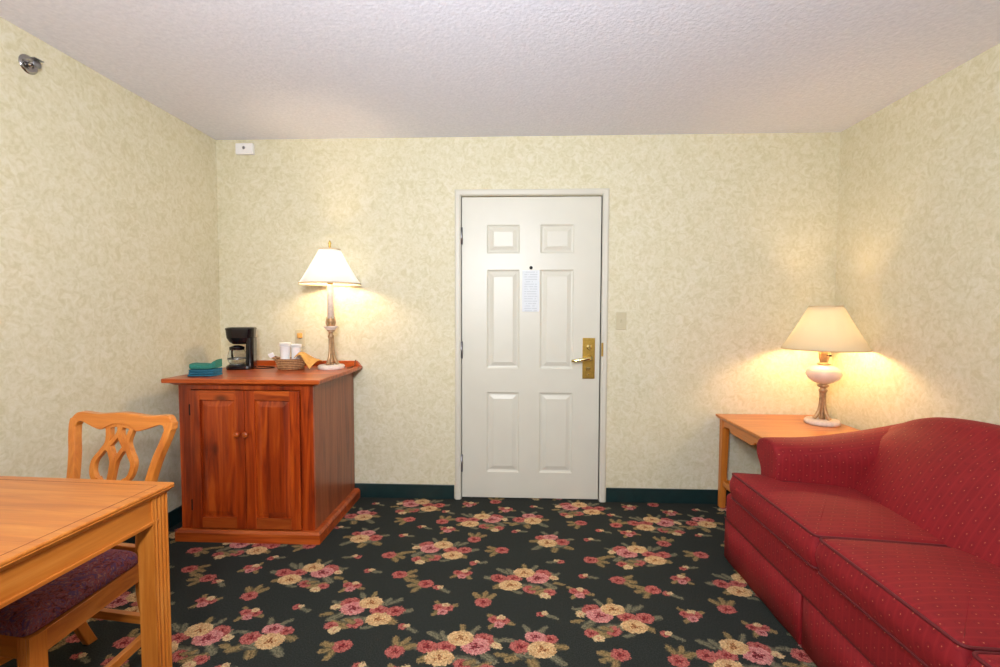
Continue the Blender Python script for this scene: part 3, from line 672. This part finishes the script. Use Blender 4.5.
for x, y, r, h, tilt, lab in ((.570, -.225, .0315, .160, .0, 'tall white paper cup stack at the left of the basket group'), (.636, -.222, .029, .150, .03, 'white wrapped cup leaning to the right inside the wicker basket'), (.548, -.166, .020, .120, -.05, 'small cream cup behind the tall white cups in the basket')):
    mb = MB(); cup(mb, r*.82, r, h*.78)
    for q in range(3): mb.lathe([(r+.002, h*(.80+.05*q)), (r+.004, h*(.815+.05*q)), (r+.002, h*(.83+.05*q))], seg=28, cap=(True, True))
    o = mb.build('paper_cup', M['paper']); o.location = (x, y, CZ+.020); o.rotation_euler = (0, tilt, 0)
    tag(o, lab, 'cup', 'white cups in the wicker basket')
# tan napkin spilling over the right of the basket
def napkin():
    mb = MB(); nx, ny = 16, 14; top = []; 
    def S(u, v):
        x = .020+.110*u; yy = -.095+.15*v
        z = .078+.020*math.sin(v*PI)+.014*math.sin(u*5+v*3)
        if u > .45: z -= (u-.45)*.085
        if u > .3: yy -= (u-.3)*.03
        return (x+.02*v, yy, z+.010*(1-v)*math.sin(u*PI))
    P = [[S(i/nx, j/ny) for j in range(ny+1)] for i in range(nx+1)]
    vs = [p for r in P for p in r]; m = ny+1
    fs = [(i*m+j, (i+1)*m+j, (i+1)*m+j+1, i*m+j+1) for i in range(nx) for j in range(ny)]
    return mb.add(vs, fs, True)
o = napkin().build('folded_napkin', M['napkin']); o.location = (.645, -.215, CZ); md = o.modifiers.new('thick', 'SOLIDIFY'); md.thickness = .003
tag(o, 'tan napkin draped over the right rim of the wicker basket', 'napkin')
o = MB().taper(-.014, .014, -.004, .004, 0, .030, -.016, .016, -.003, .003).build('condiment_packet', M['paper'], None, bevel=.001); o.location = (.496, -.245, CZ+.078); o.rotation_euler = (.5, -.35, .4)
tag(o, 'small white packet sticking out over the left basket handle', 'packet')

# ------------------------------------------------------------------ corner side table
t = thing('side_table', 'square honey oak side table in the right corner under the squat lamp', 'table', (0, 0, 0))
sx0, sx1, sy0, sy1 = 3.352, 4.000, -.622, -.016
b = MB(); b.box(sx0, sx1, sy0, sy1, TZ-.014, TZ); b.taper(sx0+.012, sx1-.012, sy0+.012, sy1-.012, TZ-.024, TZ-.014, sx0+.003, sx1-.003, sy0+.003, sy1-.003)
b.build('tabletop', M['oak_x'], t, bevel=.003)
def ogee(a, c, z1, n=28, dep=.066, end=.044):
    P = [(a, z1), (c, z1)]; L = c-a; low = []
    for k in range(n+1):
        u = k/n; s_ = min(u, 1-u)
        d = end+ (dep-end)*(1/(1+math.exp(-(s_-.20)*60))) + .010*math.exp(-((s_-.17)/.02)**2)*-1
        if s_ < .07: d = end+.022*(1-s_/.07)**2
        low.append((c-L*u, z1-d))
    return P+low
lw = .046
for xa in (sx0+.020, sx1-.042):
    b = MB().prism(ogee(sy0+.02+lw-.004, sy1-.018-lw+.004, TZ-.022), xa+.004, xa+.022, 'yz'); b.build('apron', M['oak_y'], t, bevel=.001)
for ya in (sy0+.020, sy1-.040):
    b = MB().prism(ogee(sx0+.02+lw-.004, sx1-.02-lw+.004, TZ-.022), ya+.004, ya+.022, 'xz'); b.build('apron', M['oak_x'], t, bevel=.001)
for xa, dx in ((sx0+.020, 1), (sx1-.020-lw, -1)):
    for ya, dy in ((sy0+.020, 1), (sy1-.018-lw, -1)):
        b = MB(); k = .010
        b.taper(xa+(k if dx < 0 else 0), xa+lw-(k if dx > 0 else 0), ya+(k if dy < 0 else 0), ya+lw-(k if dy > 0 else 0), 0, TZ-.024, xa, xa+lw, ya, ya+lw)
        b.build('leg', M['oak_z'], t, bevel=.003)
b = MB(); b.box(sx0+.06, sx1-.06, sy1-.050, sy1-.032, .150, .180); b.build('stretcher', M['oak_x'], t, bevel=.002)
for xa in (sx0+.030, sx1-.048):
    b = MB(); b.box(xa, xa+.018, sy0+.06, sy1-.058, .150, .180); b.build('stretcher', M['oak_y'], t, bevel=.002)

# ------------------------------------------------------------------ sofa
t = thing('sofa', 'crimson three-seat camelback sofa with rolled arms along the right wall', 'sofa', (0, 0, 0))
SY0, SY1 = -2.780, -.690; SXF, SXB = 3.125, 4.072
SM = M['sofa']
def rloop_box(mb, x0, x1, y0, y1, z0, z1, r, n=5):
    """box with all edges rounded by radius r, finely cut so cloth can be shaped"""
    prof = [(r*(1-math.sin(PI/2*k/n)), z0+r*(1-math.cos(PI/2*k/n))) for k in range(n+1)]
    prof += [(r*(1-math.cos(PI/2*k/n)), z1-r+r*math.sin(PI/2*k/n)) for k in range(n+1)]
    return mb.loft([[(x, y, z) for x, y in rr(x0+i, x1-i, y0+i, y1-i, max(r*1.2-i*.2, .004))] for i, z in prof])
b = MB(); rloop_box(b, SXF-.012, SXB, SY0+.006, SY1-.006, .205, .362, .032); b.build('front_rail', SM, t, uv=True)
# skirt panels with kick pleats at the seat joints
slits = [SY0, -2.135, -1.335, SY1]
for i in range(3):
    a, c = slits[i], slits[i+1]; g_ = .006
    b = MB(); n = 12; R = []
    for k in range(n+1):
        y = a+g_+(c-a-2*g_)*k/n; R.append([(SXF-.004-.012*0+.002*math.sin(k*1.7), y, .012), (SXF-.001, y, .215), (SXF+.012, y, .215), (SXF+.010, y, .012)])
    b.loft(R, smooth=True); b.build('skirt_panel', SM, t, uv=True)
for y in (SY0, SY1):
    s_ = 1 if y == SY1 else -1
    b = MB(); b.box(SXF, SXB, y-.012 if s_ > 0 else y, y if s_ > 0 else y+.012, .012, .215); b.build('skirt_panel', SM, t, uv=True)
b = MB(); b.box(SXF+.012, SXF+.03, SY0+.014, SY1-.014, .012, .210); b.build('pleat_backing', SM, t, uv=True)
b = MB(); b.tube([(SXF-.003, SY0, .215), (SXF-.003, SY1, .215)], .0035, 8); b.build('skirt_welt', M['piping'], t)
for x, y in ((SXF+.08, SY0+.08), (SXF+.08, SY1-.08), (SXB-.08, SY0+.08), (SXB-.08, SY1-.08)):
    b = MB(); b.taper(x-.018, x+.018, y-.018, y+.018, 0, .21, x-.024, x+.024, y-.024, y+.024); b.build('foot', M['pine_sheen_tint'], t)
YC = (SY0+SY1)/2
def bh(y):      # camel back crest height
    u = abs(y-YC); e = SY1-YC-.06
    v = max(0, (e-u))      # distance in from the arm
    return .700+.150*(1-math.exp(-(v/.17)**1.3))
def back():
    mb = MB(); ys = []; ya, yb_ = SY0+.05, SY1-.05; n = 56; R = []
    for k in range(n+1):
        y = ya+(yb_-ya)*k/n; h = bh(y); e = min(k, n-k)/n*(yb_-ya); ins = .035*max(0, 1-e/.05)**2
        sm3 = lambda q: q*q*(3-2*q)
        bulge = .050*sm3(min(1, max(0, e-.05)/.5))+.028*sm3(min(1, max(0, e-.11)/.09))
        pts = [(3.582-bulge, .345), (3.597-bulge, .43), (3.634-bulge, .52), (3.697-bulge, .62), (3.742-bulge*.6, .66+(h-.70)*.5), (3.790, h-.055), (3.81, h-.022), (3.855, h-.002), (3.90, h), (3.955, h-.018), (3.99, h-.06), (4.02, h-.16), (4.06, .40), (4.065, .25), (3.57, .25)]
        pts = [(x, z-ins*.4*(1 if z > .4 else 0)) for x, z in pts]
        R.append([(x, y, z) for x, z in pts])
    return mb.loft(R)
back().build('backrest', SM, t, uv=True, sub=1)
def arm(sgn):
    yi = (SY1-.235) if sgn > 0 else (SY0+.235)     # inner face
    mb = MB(); R = []
    xs = [(3.245, .018), (3.249, .006), (3.258, 0), (3.36, 0), (3.45, 0), (3.54, 0), (3.62, 0), (3.70, 0), (3.78, 0), (3.86, 0), (3.94, 0), (4.02, 0), (4.06, .005)]
    for x, ins in xs:
        u = max(0, (x-3.42)/.6); h = .670+.100*min(1, u)**1.4
        sec = [(0, .22), (0, .40), (-.002, .50), (-.006, h-.095), (.002, h-.045), (.035, h-.012), (.085, h), (.140, h-.002), (.182, h-.022), (.200, h-.062), (.188, h-.105), (.150, h-.135), (.140, h-.19), (.150, .36), (.172, .22)]
        cy_ = .09; cz_ = (.22+h)/2
        def sh(a, z):
            if ins: a = cy_+(a-cy_)*(1-ins/.1); z = cz_+(z-cz_)*(1-ins/.22) if z > .3 else z
            return a, z
        sl = -.035*min(1, max(0, (x-3.3)/.3))      # the inside face leans in towards the back
        R.append([(x, yi+sgn*(sh(a, z)[0]+(sl if a < .02 else 0)), sh(a, z)[1]) for a, z in sec])
    mb.loft(R); return mb
for s_ in (1, -1):
    a = arm(s_).build('armrest', SM, t, uv=True, sub=2)
def cushion(poly, z0, z1, crown, name):
    """poly: counter-clockwise outline (x, y); rounded-edge box cushion with crowned top"""
    P = [Vector((x, y, 0)) for x, y in poly]; n = len(P); D = []
    for i in range(n):      # round the corners and resample
        a, b_, c = P[i-1], P[i], P[(i+1) % n]; r = .030
        d1 = (a-b_).normalized(); d2 = (c-b_).normalized(); s_, e_ = b_+d1*r, b_+d2*r
        for k in range(6):
            u = k/5; D.append((1-u)**2*s_+2*u*(1-u)*b_+u*u*e_)
        L = (c-b_).length-2*r; m = max(1, int(L/.03))
        for k in range(1, m): D.append(e_+(c-b_).normalized()*(L*k/m))
    N = len(D); nr = []
    for i in range(N):
        d = (D[(i+1) % N]-D[i-1]).normalized(); nr.append(Vector((d.y, -d.x, 0)))
    cen = sum(D, Vector())/N; r = .022; hh = z1-z0
    prof = []     # (outset, z)
    for k in range(5): a = PI/2*k/4; prof.append((-r+r*math.sin(a), z0+r-r*math.cos(a)))
    for k in (.25, .5, .75): prof.append((.010*math.sin(PI*k), z0+r+(hh-2*r)*k))
    for k in range(5): a = PI/2*k/4; prof.append((-r+r*math.cos(a), z1-r+r*math.sin(a)))
    R = [[D[i]+nr[i]*o_+Vector((0, 0, z)) for i in range(N)] for o_, z in prof]
    base = [D[i]-nr[i]*r for i in range(N)]
    for s_ in (.94, .86, .75, .6, .45, .3, .15, .04):
        R.append([cen+(base[i]-cen)*s_+Vector((0, 0, z1)) for i in range(N)])
    X0, X1, Y0, Y1 = min(x for x, y in poly), max(x for x, y in poly), min(y for x, y in poly), max(y for x, y in poly)
    cf = lambda x, a, c: max(0, 1-abs((x-(a+c)/2)/((c-a)/2))**2.6)
    tilt = lambda x, y, z: (x, y, z+(crown*cf(x, X0, X1)*cf(y, Y0, Y1) if z > z1-.003 else 0)-.030*(x-xf)/(xb-xf)*(1 if z > (z0+z1)/2 else 0))
    mb = MB(); mb.loft(R); mb.map(tilt); cu = mb.build(name, SM, t, uv=True)
    pp = MB(); rp = .0045
    for z in (z1-.006, z0+.006):
        path = [D[i]-nr[i]*(.004)+Vector((0, 0, z)) for i in range(N)]; pp.tube(path+[path[0]], rp, 8, cap=False)
    pp.map(tilt).build('piping', M['piping'], cu); return cu
cz0, cz1 = .368, .496; xf, xm, xb = 3.088, 3.243, 3.63
yi1 = SY1-.238; yi0 = SY0+.238; j1, j2 = -1.452, -1.985
cushion([(xf, j1+.003), (xb, j1+.003), (xb, yi1), (xm, yi1), (xm, SY1-.118), (xf, SY1-.118)], cz0, cz1, .022, 'seat_cushion')
cushion([(xf, j2+.003), (xb, j2+.003), (xb, j1-.003), (xf, j1-.003)], cz0, cz1, .026, 'seat_cushion')
cushion([(xf, SY0+.118), (xm, SY0+.118), (xm, yi0), (xb, yi0), (xb, j2-.003), (xf, j2-.003)], cz0, cz1, .022, 'seat_cushion')

# ------------------------------------------------------------------ dining table
TRZ = math.radians(-2.6)
t = thing('dining_table', 'honey oak dining table with reeded legs in the left foreground', 'table', (.998, -1.720, 0), TRZ)
tw, tl, th = .90, 1.20, .750
b = MB(); b.box(-tw, 0, -tl, 0, th-.010, th); b.taper(-tw+.012, -.012, -tl+.012, -.012, th-.026, th-.010, -tw-.002, .002, -tl-.002, .002)
b.build('tabletop', M['oak_x'], t, bevel=.004, seg=3)
b = MB(); e = .0012   # shallow lipping frame around the top
for a_ in ((-tw+.03, -.03, -.0325, -.030), (-tw+.03, -.03, -tl+.030, -tl+.0325), (-.0325, -.030, -tl+.03, -.03), (-tw+.030, -tw+.0325, -tl+.03, -.03)): b.box(*a_, th-.001, th+.0004)
b.build('edge_inlay', M['pine_sheen_tint'], t)
ins = .014; lw = .052
for nm, bx, mt in (('x', (-tw+ins+.03, -ins-.03, -ins-.026, -ins-.006), 'oak_x'), ('x', (-tw+ins+.03, -ins-.03, -tl+ins+.006, -tl+ins+.026), 'oak_x'),
                   ('y', (-ins-.026, -ins-.006, -tl+ins+.03, -ins-.03), 'oak_y'), ('y', (-tw+ins+.006, -tw+ins+.026, -tl+ins+.03, -ins-.03), 'oak_y')):
    b = MB(); b.box(*bx, .648, th-.026)
    g_ = .005; b.box(bx[0]-(g_ if nm == 'y' else 0), bx[1]+(g_ if nm == 'y' else 0), bx[2]-(g_ if nm == 'x' else 0), bx[3]+(g_ if nm == 'x' else 0), .644, .655)
    b.build('apron', M[mt], t, bevel=.002)
def reeded_leg(x0, x1, y0, y1, z0, z1, n=4, faces=('+x', '-y')):
    mb = MB()
    ring = []; w = x1-x0
    def side(a, b_, nrm, reed):
        out = []
        if not reed: return [a]
        for k in range(n*6):
            u = k/(n*6); p = (a[0]+(b_[0]-a[0])*u, a[1]+(b_[1]-a[1])*u); e = .0
            if .10 < u < .90: e = -.007+.007*abs(math.sin((u-.10)/.80*PI*n))
            out.append((p[0]+nrm[0]*e, p[1]+nrm[1]*e))
        return out
    c = [(x0, y0), (x1, y0), (x1, y1), (x0, y1)]
    ring += side(c[0], c[1], (0, -1), '-y' in faces); ring += side(c[1], c[2], (1, 0), '+x' in faces)
    ring += side(c[2], c[3], (0, 1), '+y' in faces); ring += side(c[3], c[0], (-1, 0), '-x' in faces)
    mb.loft([[(x, y, z) for x, y in ring] for z in (z0, z1)], smooth=False); return mb
for xa in (-ins-lw, -tw+ins):
    for ya in (-ins-lw, -tl+ins):
        f_ = ('+x' if xa > -.3 else '-x', '+y' if ya > -.3 else '-y')
        reeded_leg(xa, xa+lw, ya, ya+lw, 0, th-.026, 3, f_).build('leg', M['oak_z'], t)

# ------------------------------------------------------------------ dining chair
t = thing('dining_chair', 'oak chair with pierced ribbon back and plum seat tucked under the dining table', 'chair', (.560, -1.522, 0), math.radians(-7))
sh_ = .405           # top of the seat rail
lean = lambda z: .105*max(0, (z-.40)/.48)**1.25 if z > .40 else .085*max(0, (.30-z)/.30)**1.5
fw, bw, dp = .250, .200, .390
# rear posts run from foot to crest
for s_ in (-1, 1):
    b = MB(); R = []
    prof = [(0, .165), (.1, .168), (.22, .172), (.34, .175), (.42, .174), (.50, .166), (.58, .160), (.66, .166), (.74, .180), (.80, .198), (.845, .208), (.868, .208)]
    P = smooth_path([(x, 0, z) for z, x in prof], 4)
    for p_ in P:
        z = p_.z; x = p_.x; w_ = .029; d_ = .036 if z < .6 else .030; y = lean(z)
        R.append([(s_*x-w_/2*1, y-d_/2, z), (s_*x+w_/2, y-d_/2, z), (s_*x+w_/2, y+d_/2, z), (s_*x-w_/2, y+d_/2, z)])
    b.loft(R, smooth=False); b.build('rear_post', M['oak_z'], t, bevel=.005)
crest = [(-.203, .835), (-.200, .858), (-.185, .880), (-.165, .8865), (-.10, .882), (-.05, .886), (0, .890), (.05, .886), (.10, .882), (.165, .8865), (.185, .880), (.200, .858), (.203, .835),
         (.176, .835), (.170, .848), (.155, .853), (.125, .843), (.095, .832), (.068, .828), (.035, .845), (0, .850), (-.035, .845), (-.068, .828), (-.095, .832), (-.125, .843), (-.155, .853), (-.170, .848), (-.176, .835)]
cr = smooth_path([(x*1.10, z+.004, 0) for x, z in crest+[crest[0]]], 4)[:-1]
def lean_map(x, y, z): return (x, y+lean(z)+.012*(1-(x/.2)**2), z)
b = MB().prism([(p.x, p.y) for p in cr], -.014, .014, 'xz').map(lambda x, y, z: (x, y+lean(z), z)); b.build('crest_rail', M['oak_x'], t, bevel=.003)
sp_ = MB()
def st(path, w): q_ = strip(path, w, -.009, .009); sp_.add(q_.v, q_.f)
for s_ in (-1, 1):
    st([(s_*.052, .842), (s_*.042, .79), (s_*.060, .755), (s_*.084, .72), (s_*.082, .680), (s_*.060, .652), (s_*.044, .645)], .019)
    st([(s_*.005, .848), (s_*-.008, .81), (s_*-.032, .778), (s_*-.044, .762)], .017)
    st([(s_*.036, .775), (s_*.012, .735), (s_*.004, .700), (s_*.004, .60)], .017)
    st([(s_*.062, .66), (s_*.035, .62), (s_*.020, .56), (s_*.030, .50), (s_*.055, .42)], .022)
st([(0, .62), (0, .42)], .026)
st([(-.062, .836), (-.03, .846), (0, .849), (.03, .846), (.062, .836)], .012)
sp_.map(lambda x, y, z: (x, y+lean(z), z)).build('splat', M['oak_z'], t, bevel=.0015)
MB().box(-.165, .165, -.012, .012, .405, .450).build('shoe_rail', M['oak_x'], t, bevel=.003)
for s_ in (-1, 1):
    xa = s_*fw-(.042 if s_ > 0 else 0)
    reeded_leg(xa, xa+.042, -dp, -dp+.042, 0, sh_, 3, ('-y',)).build('front_leg', M['oak_z'], t)
def bar(p, q, w, z0, z1):
    p, q = Vector(p), Vector(q); d = (q-p).normalized(); n = Vector((-d.y, d.x))*w/2
    c = [p+n, p-n, q-n, q+n]; mb = MB(); mb.loft([[(a.x, a.y, z) for a in c] for z in (z0, z1)], smooth=False); return mb
for s_ in (-1, 1):
    bar((s_*(fw-.012), -dp+.038), (s_*(bw-.022), -.012), .022, sh_-.062, sh_).build('seat_rail', M['oak_y'], t, bevel=.002)
    bar((s_*(fw-.020), -dp+.038), (s_*.168, .02), .020, .105, .135).build('stretcher', M['oak_y'], t, bevel=.002)
bar((-fw+.04, -dp+.014), (fw-.04, -dp+.014), .022, sh_-.062, sh_).build('seat_rail', M['oak_x'], t, bevel=.002)
bar((-.16, 0), (.16, 0), .022, sh_-.062, sh_).build('seat_rail', M['oak_x'], t, bevel=.002)
bar((-.16, .022), (.16, .022), .020, .155, .185).build('stretcher', M['oak_x'], t, bevel=.002)
sc_out = [(-fw+.002, -dp-.004), (fw-.002, -dp-.004), (bw-.004, -.022), (-bw+.004, -.022)]
def seat():
    P = [Vector((x, y, 0)) for x, y in sc_out]; D = []
    for i in range(4):
        a, b_, c = P[i-1], P[i], P[(i+1) % 4]; r = .03; d1 = (a-b_).normalized(); d2 = (c-b_).normalized(); s1, e1 = b_+d1*r, b_+d2*r
        for k in range(6): u = k/5; D.append((1-u)**2*s1+2*u*(1-u)*b_+u*u*e1)
        L = (c-b_).length-2*r
        for k in range(1, 10): D.append(e1+(c-b_).normalized()*(L*k/10))
    cen = sum(D, Vector())/len(D); R = []
    for s_, z in ((.96, .0), (1.0, .006), (1.0, .022), (.98, .036), (.93, .046), (.8, .054), (.6, .058), (.35, .060), (.08, .061)):
        R.append([cen+(d-cen)*s_+Vector((0, 0, sh_+.0005+z)) for d in D])
    return MB().loft(R)
seat().build('seat', M['seat_cloth'], t)
